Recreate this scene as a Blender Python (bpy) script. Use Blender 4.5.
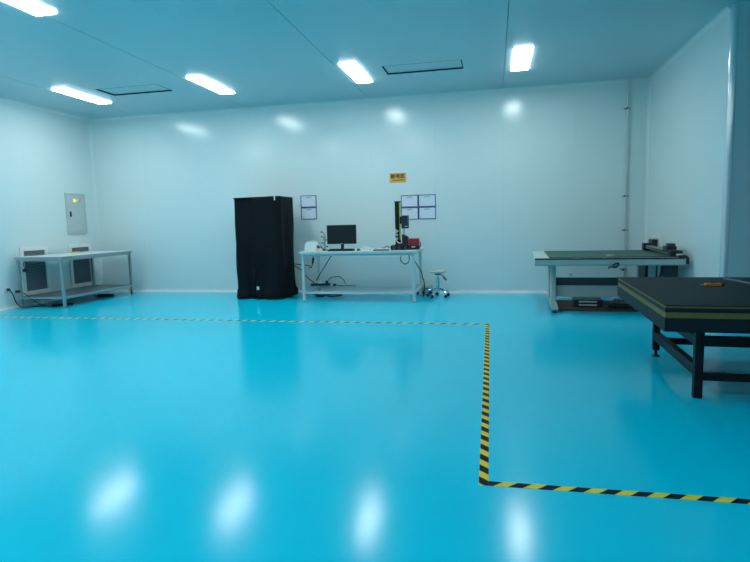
import bpy, bmesh, math, random
from mathutils import Vector, Matrix, noise

for o in list(bpy.data.objects):
    bpy.data.objects.remove(o)
S = bpy.context.scene
C = S.collection
PI = math.pi

# ------------------------------------------------------------------ camera, world, exposure
CAM_H = 1.3
F_PX, PITCH, YAW, ROLL = 547.1, -0.10783, 0.21430, -0.02498
cd = bpy.data.cameras.new('camera')
cam = bpy.data.objects.new('camera', cd)
C.objects.link(cam)
cd.sensor_fit = 'HORIZONTAL'
cd.sensor_width = 36.0
cd.lens = 36.0 * F_PX / 750.0
cd.clip_start = 0.05
fw = Vector((-math.sin(YAW) * math.cos(PITCH), math.cos(YAW) * math.cos(PITCH), math.sin(PITCH)))
rt = Vector((math.cos(YAW), math.sin(YAW), 0))
up = rt.cross(fw)
r2 = math.cos(ROLL) * rt + math.sin(ROLL) * up
u2 = -math.sin(ROLL) * rt + math.cos(ROLL) * up
M3 = Matrix((r2, u2, -fw)).transposed()
cam.matrix_world = Matrix.Translation((0, 0, CAM_H)) @ M3.to_4x4()
S.camera = cam

w = bpy.data.worlds.new('world')
S.world = w
w.use_nodes = True
w.node_tree.nodes['Background'].inputs['Color'].default_value = (0.02, 0.03, 0.04, 1)
w.node_tree.nodes['Background'].inputs['Strength'].default_value = 0.3
S.view_settings.view_transform = 'Standard'
S.view_settings.look = 'None'
S.view_settings.gamma = 1.0
S.view_settings.use_curve_mapping = False
S.view_settings.exposure = 0.0
LAMP = 28.0

# ------------------------------------------------------------------ room measures
D, L, R, X = 9.85, -7.95, 3.49, 2.48       # back wall y, left wall x, ceiling z, right wall x
YC = 6.73                                   # where the right wall ends in a rounded corner
XR, YB = 7.0, -6.0                          # far right and rear limits of the room

# ------------------------------------------------------------------ materials
MATS = {}


def mat(name, col, rough=0.5, metal=0.0, spec=0.5, var=0.0, vscale=8.0, bump=0.0, bscale=60.0, emit=None, estr=0.0,
        coat=0.0, stretch=None, alpha=None, trans=0.0, rvar=0.0):
    if name in MATS:
        return MATS[name]
    m = bpy.data.materials.new(name)
    m.use_nodes = True
    nt = m.node_tree
    b = nt.nodes['Principled BSDF']
    b.inputs['Base Color'].default_value = (*col, 1)
    b.inputs['Roughness'].default_value = rough
    b.inputs['Metallic'].default_value = metal
    b.inputs['Specular IOR Level'].default_value = spec
    b.inputs['Coat Weight'].default_value = coat
    b.inputs['Transmission Weight'].default_value = trans
    if emit:
        b.inputs['Emission Color'].default_value = (*emit, 1)
        b.inputs['Emission Strength'].default_value = estr
    tc = nt.nodes.new('ShaderNodeTexCoord')
    src = tc.outputs['Object']
    if stretch:
        mp = nt.nodes.new('ShaderNodeMapping')
        mp.inputs['Scale'].default_value = stretch
        nt.links.new(src, mp.inputs['Vector'])
        src = mp.outputs['Vector']
    if var > 0 or rvar > 0:
        n = nt.nodes.new('ShaderNodeTexNoise')
        n.inputs['Scale'].default_value = vscale
        n.inputs['Detail'].default_value = 4
        nt.links.new(src, n.inputs['Vector'])
        if var > 0:
            mx = nt.nodes.new('ShaderNodeMix')
            mx.data_type = 'RGBA'
            mx.inputs[6].default_value = (*[c * (1 - var) for c in col], 1)
            mx.inputs[7].default_value = (*[min(1, c * (1 + var)) for c in col], 1)
            nt.links.new(n.outputs['Fac'], mx.inputs[0])
            nt.links.new(mx.outputs[2], b.inputs['Base Color'])
        if rvar > 0:
            mr = nt.nodes.new('ShaderNodeMapRange')
            mr.inputs['To Min'].default_value = max(0, rough - rvar)
            mr.inputs['To Max'].default_value = rough + rvar
            nt.links.new(n.outputs['Fac'], mr.inputs['Value'])
            nt.links.new(mr.outputs['Result'], b.inputs['Roughness'])
    if bump > 0:
        n2 = nt.nodes.new('ShaderNodeTexNoise')
        n2.inputs['Scale'].default_value = bscale
        n2.inputs['Detail'].default_value = 3
        nt.links.new(src, n2.inputs['Vector'])
        bp = nt.nodes.new('ShaderNodeBump')
        bp.inputs['Strength'].default_value = bump
        bp.inputs['Distance'].default_value = 0.01
        nt.links.new(n2.outputs['Fac'], bp.inputs['Height'])
        nt.links.new(bp.outputs['Normal'], b.inputs['Normal'])
    MATS[name] = m
    return m


def hazard(name, period, slope, ph=0.0):
    """black and yellow slanting stripes along the strip's own x axis"""
    m = bpy.data.materials.new(name)
    m.use_nodes = True
    nt = m.node_tree
    b = nt.nodes['Principled BSDF']
    b.inputs['Roughness'].default_value = 0.6
    b.inputs['Specular IOR Level'].default_value = 0.12
    tc = nt.nodes.new('ShaderNodeTexCoord')
    sp = nt.nodes.new('ShaderNodeSeparateXYZ')
    nt.links.new(tc.outputs['Object'], sp.inputs[0])

    def math_(op, a, bb):
        n = nt.nodes.new('ShaderNodeMath')
        n.operation = op
        for i, v in enumerate((a, bb)):
            if isinstance(v, (int, float)):
                n.inputs[i].default_value = v
            else:
                nt.links.new(v, n.inputs[i])
        return n.outputs[0]
    s = math_('ADD', sp.outputs[0], math_('MULTIPLY', sp.outputs[1], slope))
    fr = math_('FRACT', math_('DIVIDE', math_('ADD', s, 50 * period + ph), period), 0)
    g = math_('GREATER_THAN', fr, 0.5)
    mx = nt.nodes.new('ShaderNodeMix')
    mx.data_type = 'RGBA'
    mx.inputs[6].default_value = (0.012, 0.014, 0.02, 1)
    mx.inputs[7].default_value = (0.98, 0.70, 0.06, 1)
    nt.links.new(g, mx.inputs[0])
    nt.links.new(mx.outputs[2], b.inputs['Base Color'])
    return m


def printed(name):
    """white sheet with faint grey lines of print"""
    m = bpy.data.materials.new(name)
    m.use_nodes = True
    nt = m.node_tree
    b = nt.nodes['Principled BSDF']
    b.inputs['Roughness'].default_value = 0.35
    tc = nt.nodes.new('ShaderNodeTexCoord')
    wv = nt.nodes.new('ShaderNodeTexWave')
    wv.bands_direction = 'Z'
    wv.inputs['Scale'].default_value = 14.0
    nz = nt.nodes.new('ShaderNodeTexNoise')
    nz.inputs['Scale'].default_value = 45
    nt.links.new(tc.outputs['Object'], wv.inputs['Vector'])
    nt.links.new(tc.outputs['Object'], nz.inputs['Vector'])
    mu = nt.nodes.new('ShaderNodeMath')
    mu.operation = 'MULTIPLY'
    nt.links.new(wv.outputs['Fac'], mu.inputs[0])
    nt.links.new(nz.outputs['Fac'], mu.inputs[1])
    rp = nt.nodes.new('ShaderNodeValToRGB')
    rp.color_ramp.elements[0].color = (0.80, 0.86, 0.96, 1)
    rp.color_ramp.elements[1].color = (0.42, 0.50, 0.62, 1)
    rp.color_ramp.elements[0].position = 0.40
    rp.color_ramp.elements[1].position = 0.75
    nt.links.new(mu.outputs[0], rp.inputs[0])
    nt.links.new(rp.outputs[0], b.inputs['Base Color'])
    return m


FLOOR = mat('epoxy_floor', (0.0, 0.68, 0.94), 0.16, spec=0.20, var=0.05, vscale=0.6, bump=0.03, bscale=5.0, rvar=0.03)
WALL = mat('wall_panel_paint', (0.75, 0.85, 0.86), 0.185, var=0.015, vscale=1.2, bump=0.008, bscale=14.0)
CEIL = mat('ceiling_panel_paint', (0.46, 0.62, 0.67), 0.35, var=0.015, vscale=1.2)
JOINT = mat('joint_sealant', (0.45, 0.52, 0.56), 0.7, var=0.1)
ALU = mat('white_aluminium_trim', (0.82, 0.86, 0.86), 0.22, var=0.02)
WHITE = mat('white_enamel', (0.85, 0.87, 0.86), 0.35, var=0.02)
GREYW = mat('pale_grey_enamel', (0.56, 0.62, 0.62), 0.4, var=0.02)
STEEL = mat('brushed_steel', (0.42, 0.46, 0.47), 0.36, metal=0.9, var=0.06, stretch=(1, 1, 30))
CHROME = mat('chrome', (0.78, 0.80, 0.80), 0.12, metal=1.0, var=0.02)
BLACK = mat('black_plastic', (0.012, 0.014, 0.018), 0.4, var=0.15)
RUBBER = mat('black_rubber', (0.010, 0.011, 0.013), 0.7, var=0.2)
SCREEN = mat('dark_screen', (0.006, 0.008, 0.012), 0.35, var=0.05)
CLOTH = mat('black_cloth', (0.007, 0.009, 0.012), 0.75, spec=0.15, var=0.25, vscale=5, bump=0.25, bscale=220)
DARKM = mat('dark_painted_steel', (0.008, 0.009, 0.012), 0.5, spec=0.3, var=0.15)
FILTER = mat('dark_filter_mesh', (0.10, 0.13, 0.17), 0.7, var=0.25, vscale=80)
PAPER = printed('printed_sheet')
BLUE = mat('dark_blue_plastic', (0.02, 0.05, 0.20), 0.35, var=0.05)
YELLOW = mat('sign_yellow', (0.92, 0.45, 0.08), 0.5, var=0.03)
INK = mat('dark_brown_print', (0.05, 0.025, 0.01), 0.6, var=0.05)
RED = mat('red_plastic', (0.35, 0.015, 0.02), 0.4, var=0.05)
GREENMAT = mat('green_cutting_mat', (0.035, 0.12, 0.085), 0.6, var=0.08, vscale=6)
DECK = mat('grey_machine_enamel', (0.56, 0.57, 0.54), 0.4, var=0.02)
DARKGREY = mat('dark_grey_panel', (0.05, 0.06, 0.065), 0.5, var=0.08)
OLIVE = mat('olive_yellow_foam', (0.20, 0.16, 0.045), 0.75, var=0.12, vscale=25, bump=0.1, bscale=120)
SLATE = mat('dark_slate_board', (0.012, 0.017, 0.026), 0.6, spec=0.3, var=0.1, vscale=6)
TOPMAT = mat('charcoal_top_sheet', (0.010, 0.012, 0.015), 0.6, spec=0.22, var=0.10, vscale=4)
ORANGE = mat('orange_plastic', (0.85, 0.30, 0.02), 0.4, var=0.05)
BROWN = mat('brown_board', (0.10, 0.055, 0.035), 0.7, var=0.2, vscale=20)
BOARD = mat('white_laminate', (0.72, 0.78, 0.77), 0.3, var=0.02)
STUFFY = mat('yellow_tape', (0.75, 0.62, 0.08), 0.5, var=0.05)
SCALE = mat('yellow_scale', (0.55, 0.50, 0.06), 0.45, var=0.05)
GLASSY = mat('translucent_bottle_green', (0.30, 0.42, 0.40), 0.25, var=0.1)
CREAM = mat('pale_green_vinyl', (0.50, 0.58, 0.52), 0.4, var=0.06)
LIT = mat('lit_diffuser', (0.9, 0.9, 0.9), 0.5, emit=(0.90, 1.0, 0.985), estr=LAMP, var=0.01)
PY = mat('pilot_yellow', (0.9, 0.5, 0.05), 0.4, emit=(1.0, 0.55, 0.05), estr=1.3, var=0.01)
PG = mat('pilot_green', (0.1, 0.8, 0.2), 0.4, emit=(0.1, 1.0, 0.3), estr=0.5, var=0.01)
PR = mat('pilot_red', (0.8, 0.05, 0.05), 0.4, emit=(1.0, 0.06, 0.08), estr=0.5, var=0.01)
GAP = mat('black_gasket', (0.012, 0.020, 0.030), 0.6, var=0.1)


# ------------------------------------------------------------------ shape helpers
def box(bm, x0, x1, y0, y1, z0, z1, bev=0.0):
    vs = [bm.verts.new((x, y, z)) for z in (z0, z1) for y in (y0, y1) for x in (x0, x1)]
    fs = [(0, 2, 3, 1), (4, 5, 7, 6), (0, 1, 5, 4), (2, 6, 7, 3), (0, 4, 6, 2), (1, 3, 7, 5)]
    nf = [bm.faces.new([vs[i] for i in f]) for f in fs]
    if bev > 0:
        es = set()
        for f in nf:
            es.update(f.edges)
        bmesh.ops.bevel(bm, geom=list(es), offset=bev, segments=2, affect='EDGES', profile=0.5)
    return bm


def B(x0, x1, y0, y1, z0, z1, bev=0.0):
    return box(bmesh.new(), x0, x1, y0, y1, z0, z1, bev)


def lathe(bm, prof, n=20, c=(0, 0, 0), axis='Z'):
    """prof = [(radius, height)] turned about an axis through c"""
    rings = []
    for r, h in prof:
        ring = []
        for i in range(n):
            a = 2 * PI * i / n
            u, v = r * math.cos(a), r * math.sin(a)
            co = {'Z': (u, v, h), 'Y': (u, h, v), 'X': (h, u, v)}[axis]
            ring.append(bm.verts.new((c[0] + co[0], c[1] + co[1], c[2] + co[2])))
        rings.append(ring)
    for a, b in zip(rings, rings[1:]):
        for i in range(n):
            bm.faces.new((a[i], a[(i + 1) % n], b[(i + 1) % n], b[i]))
    bm.faces.new(rings[0][::-1])
    bm.faces.new(rings[-1])
    return bm


def smooth_path(pts, k=6):
    pts = [Vector(q) for q in pts]
    if len(pts) < 3:
        return pts
    out = []
    for i in range(len(pts) - 1):
        p0 = pts[max(i - 1, 0)]
        p1, p2 = pts[i], pts[i + 1]
        p3 = pts[min(i + 2, len(pts) - 1)]
        for j in range(k):
            t = j / k
            out.append(0.5 * ((2 * p1) + (p2 - p0) * t + (2 * p0 - 5 * p1 + 4 * p2 - p3) * t * t
                              + (3 * p1 - p0 - 3 * p2 + p3) * t ** 3))
    out.append(pts[-1])
    return out


def tube(bm, pts, r, n=8, k=6, taper=None):
    pts = smooth_path(pts, k)
    rings = []
    ref = Vector((0, 0, 1))
    for i, q in enumerate(pts):
        t = (pts[min(i + 1, len(pts) - 1)] - pts[max(i - 1, 0)])
        if t.length < 1e-9:
            t = Vector((0, 0, 1))
        t.normalize()
        rf = ref if abs(t.dot(ref)) < 0.95 else Vector((1, 0, 0))
        a = t.cross(rf).normalized()
        b = t.cross(a).normalized()
        rr = r if taper is None else r + (taper - r) * i / (len(pts) - 1)
        rings.append([bm.verts.new(q + rr * (math.cos(2 * PI * j / n) * a + math.sin(2 * PI * j / n) * b)) for j in range(n)])
    for a, b in zip(rings, rings[1:]):
        for i in range(n):
            bm.faces.new((a[i], a[(i + 1) % n], b[(i + 1) % n], b[i]))
    bm.faces.new(rings[0][::-1])
    bm.faces.new(rings[-1])
    return bm


def prism(bm, poly, h0, h1, axis='Z'):
    """poly of (a, b): axis Z -> (x, y), axis X -> (y, z), axis Y -> (x, z)"""
    def co(a, b, h):
        return {'Z': (a, b, h), 'X': (h, a, b), 'Y': (a, h, b)}[axis]
    lo = [bm.verts.new(co(a, b, h0)) for a, b in poly]
    hi = [bm.verts.new(co(a, b, h1)) for a, b in poly]
    bm.faces.new(lo[::-1])
    bm.faces.new(hi)
    n = len(poly)
    for i in range(n):
        bm.faces.new((lo[i], lo[(i + 1) % n], hi[(i + 1) % n], hi[i]))
    return bm


def frame_ring(bm, a0, a1, b0, b1, wd, h0, h1, plane):
    """four mitred-looking bars round a rectangle; plane 'XZ' (thick in y), 'YZ' (thick in x), 'XY' (thick in z)"""
    for (p0, p1, q0, q1) in ((a0, a1, b0, b0 + wd), (a0, a1, b1 - wd, b1), (a0, a0 + wd, b0 + wd, b1 - wd), (a1 - wd, a1, b0 + wd, b1 - wd)):
        if plane == 'XZ':
            box(bm, p0, p1, h0, h1, q0, q1)
        elif plane == 'YZ':
            box(bm, h0, h1, p0, p1, q0, q1)
        else:
            box(bm, p0, p1, q0, q1, h0, h1)
    return bm


def obj(name, bm, m, parent=None, loc=(0, 0, 0), rz=0.0, smooth=False):
    me = bpy.data.meshes.new(name)
    bmesh.ops.recalc_face_normals(bm, faces=bm.faces[:])
    bm.to_mesh(me)
    bm.free()
    me.materials.append(m)
    if smooth:
        me.polygons.foreach_set('use_smooth', [True] * len(me.polygons))
        me.update()
        try:
            me.set_sharp_from_angle(angle=math.radians(40))
        except Exception:
            pass
    o = bpy.data.objects.new(name, me)
    C.objects.link(o)
    o.location = loc
    o.rotation_euler = (0, 0, rz)
    if parent:
        o.parent = parent
    return o


def tag(o, label, cat, group=None):
    o['label'] = label
    o['category'] = cat
    if group:
        o['group'] = group
    return o


def thing(name, label, cat, loc=(0, 0, 0), rz=0.0, group=None):
    o = bpy.data.objects.new(name, None)
    o.empty_display_size = 0.1
    C.objects.link(o)
    o.location = loc
    o.rotation_euler = (0, 0, rz)
    return tag(o, label, cat, group)


def struct(name, bm, m, smooth=False, parent=None):
    o = obj(name, bm, m, parent, smooth=smooth)
    o['kind'] = 'structure'
    return o


def copy_tree(o, parent=None):
    c = o.copy()
    C.objects.link(c)
    c.parent = parent
    for ch in list(o.children):
        copy_tree(ch, c)
    return c


# ------------------------------------------------------------------ the room
struct('floor', B(L - 0.2, XR + 0.2, YB - 0.2, D + 0.2, -0.1, 0.0), FLOOR)

SEAM0, PW = 0.16, 1.165
hatches = [(-6.165, -5.065, 7.81, 8.28), (-1.55, -0.42, 7.90, 8.38)]

# ceiling: backing sheet above, panels below it with open joints; hatch openings are cut into the panels
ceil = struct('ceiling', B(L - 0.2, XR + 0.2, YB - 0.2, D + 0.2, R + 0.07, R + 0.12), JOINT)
xs = [L] + [SEAM0 + PW * k for k in range(-6, 6) if L < SEAM0 + PW * k < XR] + [XR]
for x0, x1 in zip(xs, xs[1:]):
    if x1 - x0 < 0.1:
        continue
    g0, g1 = [0.0035 if abs((q - SEAM0) / PW / 2 - round((q - SEAM0) / PW / 2)) < 0.01 else 0.0008 for q in (x0, x1)]
    for y0, y1 in ((YB, 0.3), (0.3, 6.5), (6.5, D)):
        a0, a1, b0, b1 = x0 + g0, x1 - g1, y0 + 0.001, y1 - 0.001
        poly = [(a0, b0), (a1, b0), (a1, b1), (a0, b1)]
        for hx0, hx1, hy0, hy1 in hatches:
            if y0 < hy0 and y1 > hy1:
                if a0 < hx0 < a1 < hx1:
                    poly = [(a0, b0), (a1, b0), (a1, hy0), (hx0, hy0), (hx0, hy1), (a1, hy1), (a1, b1), (a0, b1)]
                elif hx0 < a0 < hx1 < a1:
                    poly = [(a0, b0), (a1, b0), (a1, b1), (a0, b1), (a0, hy1), (hx1, hy1), (hx1, hy0), (a0, hy0)]
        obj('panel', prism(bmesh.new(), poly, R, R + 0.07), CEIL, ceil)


def wall_panels(parent, axis, plane, lo, hi, out, seam, zt=R):
    """vertical sandwich panels standing in front of the wall's backing"""
    cuts = [lo] + [seam + PW * k for k in range(-14, 14) if lo + 0.05 < seam + PW * k < hi - 0.05] + [hi]
    for a, b in zip(cuts, cuts[1:]):
        a, b = a + 0.0004, b - 0.0004
        if axis == 'Y':
            bm = B(a, b, min(plane, plane + out), max(plane, plane + out), 0, zt)
        else:
            bm = B(min(plane, plane + out), max(plane, plane + out), a, b, 0, zt)
        obj('panel', bm, WALL, parent)


wb = struct('wall_back', B(L - 0.2, X + 0.2, D + 0.03, D + 0.2, 0, R + 0.1), JOINT)
wall_panels(wb, 'Y', D, L, X, 0.03, SEAM0)
wl = struct('wall_left', B(L - 0.2, L - 0.03, YB, D + 0.2, 0, R + 0.1), JOINT)
wall_panels(wl, 'X', L, YB, D, -0.03, D - 0.55)
wr = struct('wall_right', B(X + 0.03, X + 0.1, YC + 0.08, D, 0, R + 0.1), JOINT)
wall_panels(wr, 'X', X, YC + 0.06, D, 0.03, D - 0.9)
we = struct('wall_return', B(X + 0.08, XR, YC + 0.03, YC + 0.1, 0, R + 0.1), JOINT)
wall_panels(we, 'Y', YC, X + 0.06, XR, 0.03, SEAM0)
wo = struct('wall_outer', B(XR + 0.03, XR + 0.2, YB, YC + 0.2, 0, R + 0.1), JOINT)
wall_panels(wo, 'X', XR, YB, YC, 0.03, 0.4)
wf = struct('wall_rear', B(L, XR, YB - 0.2, YB - 0.03, 0, R + 0.1), JOINT)
wall_panels(wf, 'Y', YB, L, XR, -0.03, SEAM0)

CR = 0.05


def cove_poly(sx, sy, r=CR, n=6):
    """concave quarter round filling an inside corner at (0, 0), reaching towards (sx, sy)"""
    pts = [(0, 0), (sx * r, 0)]
    for i in range(1, n):
        a = PI / 2 * i / n
        pts.append((sx * r * (1 - math.sin(a)), sy * r * (1 - math.cos(a))))
    pts.append((0, sy * r))
    return pts


def shift(poly, a, b):
    return [(x + a, y + b) for x, y in poly]


# floor coving (the white aluminium strip) and ceiling / corner coving
struct('baseboard_back', prism(bmesh.new(), shift(cove_poly(-1, 1), D, 0), L, X, 'X'), ALU, True)
struct('baseboard_left', prism(bmesh.new(), shift(cove_poly(1, 1), L, 0), YB, D, 'Y'), ALU, True)
struct('baseboard_right', prism(bmesh.new(), shift(cove_poly(-1, 1), X, 0), YC + 0.06, D, 'Y'), ALU, True)
struct('baseboard_return', prism(bmesh.new(), shift(cove_poly(-1, 1), YC, 0), X + 0.06, XR, 'X'), ALU, True)
struct('trim_1', prism(bmesh.new(), shift(cove_poly(-1, -1), D, R), L, X, 'X'), ALU, True)
struct('trim_2', prism(bmesh.new(), shift(cove_poly(1, -1), L, R), YB, D, 'Y'), ALU, True)
struct('trim_3', prism(bmesh.new(), shift(cove_poly(-1, -1), X, R), YC + 0.06, D, 'Y'), ALU, True)
struct('trim_4', prism(bmesh.new(), shift(cove_poly(-1, -1), YC, R), X + 0.06, XR, 'X'), ALU, True)
struct('trim_5', prism(bmesh.new(), shift(cove_poly(1, -1), L, D), 0, R, 'Z'), WALL, True)
struct('trim_6', prism(bmesh.new(), shift(cove_poly(-1, -1), X, D), 0, R, 'Z'), WALL, True)
# rounded outside corner where the right wall turns away
rc = []
rr = 0.062
for i in range(9):
    a = PI + PI / 2 * i / 8
    rc.append((X + rr - 0.002 + rr * math.cos(a), YC + rr - 0.002 + rr * math.sin(a)))
rc += [(X + rr + 0.004, YC + 0.02), (X + 0.02, YC + rr + 0.004)]
struct('trim_7', prism(bmesh.new(), rc, 0, R, 'Z'), mat('satin_aluminium', (0.75, 0.80, 0.82), 0.16, metal=0.35, var=0.02), True)

# ------------------------------------------------------------------ ceiling lamps
COLS = [-6.64, -4.31, -1.97, 0.385]
ROWS = [8.13, 4.47, 0.81]
col_words = ['first from left wall', 'second from left wall', 'third from left wall', 'fourth from left wall']
row_words = ['in the row along the back wall', 'in the second row from the back', 'in the third row from the back']


def make_lamp():
    t = thing('ceiling_light', '', 'ceiling light', (0, 0, R))
    obj('housing', B(-0.126, 0.126, -0.540, 0.540, -0.004, 0.0, 0.0005), WHITE, t)
    bm = bmesh.new()
    prof = [(-0.122, -0.004), (0.122, -0.004), (0.122, -0.012), (0.115, -0.017), (-0.115, -0.017), (-0.122, -0.012)]
    prism(bm, prof, -0.535, 0.535, 'Y')
    d = obj('diffuser', bm, LIT, t, smooth=True)
    d['label'] = 'glowing white diffuser'
    return t


lamp0 = make_lamp()
for r, y in enumerate(ROWS):
    for c, x in enumerate(COLS):
        if (r, c) == (1, 3):            # this place in the grid is dark
            continue
        t = lamp0 if (r == 0 and c == 0) else copy_tree(lamp0)
        t.location = (x - (0.13 if r == 1 else 0.0), y, R)
        tag(t, f'lit ceiling lamp {row_words[r]}, {col_words[c]}', 'ceiling light', 'ceiling panel lamps')

# ceiling hatches, each a shallow recess with a dark rim
for (hx0, hx1, hy0, hy1), lb in zip(hatches, (
        'flush rectangular ceiling hatch outlined in black, beside the lamp nearest the left wall',
        'flush rectangular ceiling hatch outlined in black, between the two lamps nearest the right wall')):
    cx, cy = (hx0 + hx1) / 2, (hy0 + hy1) / 2
    hw, hd = (hx1 - hx0) / 2, (hy1 - hy0) / 2
    t = thing('ceiling_hatch', lb, 'hatch', (cx, cy, R), 0, 'ceiling hatches')
    bm = bmesh.new()
    frame_ring(bm, -hw + 0.001, hw - 0.001, -hd + 0.001, hd - 0.001, 0.016, 0.001, 0.068, 'XY')
    obj('gasket', bm, GAP, t)
    obj('cover', B(-hw + 0.018, hw - 0.018, -hd + 0.018, hd - 0.018, 0.018, 0.06), CEIL, t)

# ------------------------------------------------------------------ floor tape
TW = 0.047


def tape(p0, p1, slope, lb, ph=0.0):
    p0, p1 = Vector(p0), Vector(p1)
    ln = (p1 - p0).length
    o = obj('hazard_tape', B(0, ln, -TW / 2, TW / 2, 0.0, 0.0012), hazard('hazard_stripes', 0.139, slope, ph), None,
            (p0.x, p0.y, 0), math.atan2(p1.y - p0.y, p1.x - p0.x))
    tag(o, lb, 'floor tape', 'floor marking tapes')


tape((-7.88, 6.84), (-0.07 - TW / 2, 6.83), -1, 'black and yellow striped floor tape running parallel to the back wall before the workbench')
tape((-0.048, 2.635 - TW / 2), (-0.07, 6.83 + TW / 2), -1, 'black and yellow striped floor tape joining the two parallel strips, running towards the back wall')
tape((-0.048 + TW / 2, 2.635), (4.2, 2.68), -1, 'black and yellow striped floor tape ending in front of the dark layered table', 0.022)

# ------------------------------------------------------------------ left wall: switch box, air grilles, socket
t = thing('switch_box', 'pale grey wall switch box with yellow, green and red pilot lamps', 'switch box', (L, 9.33, 1.21))
obj('frame', frame_ring(bmesh.new(), -0.31, 0.20, 0.0, 0.78, 0.022, 0.0, 0.022, 'YZ'), GREYW, t)
dr = obj('door', B(0.0, 0.016, -0.285, 0.175, 0.075, 0.755, 0.004), GREYW, t)
obj('handle', B(0.016, 0.032, -0.225, -0.195, 0.33, 0.43, 0.004), DARKM, dr)
obj('lower_panel', B(0.0, 0.014, -0.285, 0.175, 0.024, 0.068, 0.003), GREYW, t)
for yy, m, w2 in ((-0.085, PY, 0.028), (-0.01, PG, 0.018), (0.055, PR, 0.018)):
    bm = bmesh.new()
    lathe(bm, [(w2, 0.0), (w2, 0.012), (w2 * 0.6, 0.02)], 12, (0.016, yy, 0.64), 'X')
    obj('pilot_lamp', bm, m, dr, smooth=True)


def grille(y0, y1, lb):
    cy = (y0 + y1) / 2
    hw = (y1 - y0) / 2
    t = thing('air_grille', lb, 'air grille', (L, cy, 0.18), 0, 'return air grilles')
    bm = bmesh.new()
    frame_ring(bm, -hw, hw, 0.0, 0.83, 0.065, 0.0, 0.028, 'YZ')
    obj('frame', bm, WHITE, t)
    obj('filter', B(0.0, 0.006, -hw + 0.066, hw - 0.066, 0.066, 0.764), FILTER, t)
    bm = bmesh.new()
    n = 26
    for i in range(n):
        z = 0.072 + 0.69 * i / n
        prism(bm, [(0.006, z + 0.016), (0.008, z + 0.018), (0.024, z + 0.004), (0.022, z + 0.002)], -hw + 0.066, hw - 0.066, 'Y')
    o = obj('louvre_blades', bm, mat('grey_louvre', (0.24, 0.29, 0.34), 0.5, var=0.05), t)
    o['kind'] = 'stuff'


grille(7.89, 8.48, 'white framed air grille low on the left wall, beside the wall socket')
grille(9.0, 9.59, 'white framed air grille low on the left wall, below the switch box')


def socket(name, lb, loc, rz, group=None):
    """faces local -y"""
    t = thing(name, lb, 'socket', loc, rz, group)
    obj('plate', B(-0.043, 0.043, -0.010, 0.0, 0.0, 0.086, 0.003), WHITE, t)
    obj('outlet', B(-0.030, 0.030, -0.013, -0.010, 0.012, 0.074, 0.001), GREYW, t)
    return t


socket('wall_socket', 'white wall socket low on the left wall with a black plug', (L, 7.56, 0.28), PI / 2)
socket('wall_socket', 'white wall socket low on the back wall under the grey plotter', (1.30, D, 0.27), 0)
sk = thing('wall_socket', 'large white wall socket on the right wall behind the plotter gantry', 'socket', (X, 9.18, 0.78), -PI / 2)
obj('plate', B(-0.24, 0.24, -0.02, 0.0, 0.0, 0.20, 0.004), WHITE, sk)
obj('outlet', B(-0.16, 0.16, -0.026, -0.02, 0.03, 0.17, 0.002), GREYW, sk)

# plug and cable from the left socket
pl = thing('extension_lead', 'black extension lead plugged into the socket on the left wall', 'cord', (L, 7.56, 0.32))
obj('plug', B(0.012, 0.05, 0.0, 0.04, -0.015, 0.025, 0.006), BLACK, pl)
bm = bmesh.new()
tube(bm, [(0.05, 0.02, 0.0), (0.10, 0.03, -0.08), (0.13, 0.05, -0.22), (0.18, 0.12, -0.305), (0.32, 0.25, -0.312), (0.44, 0.32, -0.312)], 0.008)
obj('cable', bm, RUBBER, pl, smooth=True)

# ------------------------------------------------------------------ steel tables


def tube_leg(x, y, h, s=0.02, r=0.006):
    return B(x - s, x + s, y - s, y + s, 0, h, r)


def steel_table(lb, loc, rz, w_, d_, h, top_m, rail_z, STEEL=STEEL, thick=0.03, s=0.022, over=0.03, shelf=False):
    """w_ along x, d_ along y, origin at the middle of the footprint"""
    t = thing('steel_table', lb, 'table', loc, rz)
    hw, hd = w_ / 2, d_ / 2
    if shelf:
        obj('shelf', B(-hw + 0.05, hw - 0.05, -hd + 0.045, hd - 0.045, rail_z + 0.014, rail_z + 0.026, 0.002), mat('galvanised_shelf', (0.26, 0.29, 0.30), 0.45, metal=0.4, var=0.08), t)
    obj('table_top', B(-hw - over, hw + over, -hd - over, hd + over, h - thick, h, 0.004), top_m, t)
    ed = bmesh.new()
    frame_ring(ed, -hw - over - 0.004, hw + over + 0.004, -hd - over - 0.004, hd + over + 0.004, 0.012, h - thick - 0.012, h - 0.006, 'XY')
    obj('edge_band', ed, STEEL, t)
    for sx in (-1, 1):
        for sy in (-1, 1):
            l = obj('leg', tube_leg(sx * (hw - s), sy * (hd - s), h - thick, s), STEEL, t)
            obj('foot', lathe(bmesh.new(), [(0.024, 0.0), (0.024, 0.012), (0.012, 0.016), (0.012, 0.03)], 12,
                              (sx * (hw - s), sy * (hd - s), 0.0)), RUBBER, l)
    for sx in (-1, 1):
        x = sx * (hw - s)
        obj('side_rail', B(x - 0.017, x + 0.017, -hd + 2 * s, hd - 2 * s, rail_z, rail_z + 0.036, 0.004), STEEL, t)
        obj('apron', B(x - 0.014, x + 0.014, -hd + 2 * s, hd - 2 * s, h - thick - 0.045, h - thick, 0.003), STEEL, t)
    for sy in (-1, 1):
        y = sy * (hd - s)
        obj('long_rail', B(-hw + 2 * s, hw - 2 * s, y - 0.017, y + 0.017, rail_z, rail_z + 0.036, 0.004), STEEL, t)
        obj('apron', B(-hw + 2 * s, hw - 2 * s, y - 0.014, y + 0.014, h - thick - 0.045, h - thick, 0.003), STEEL, t)
    return t


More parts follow.
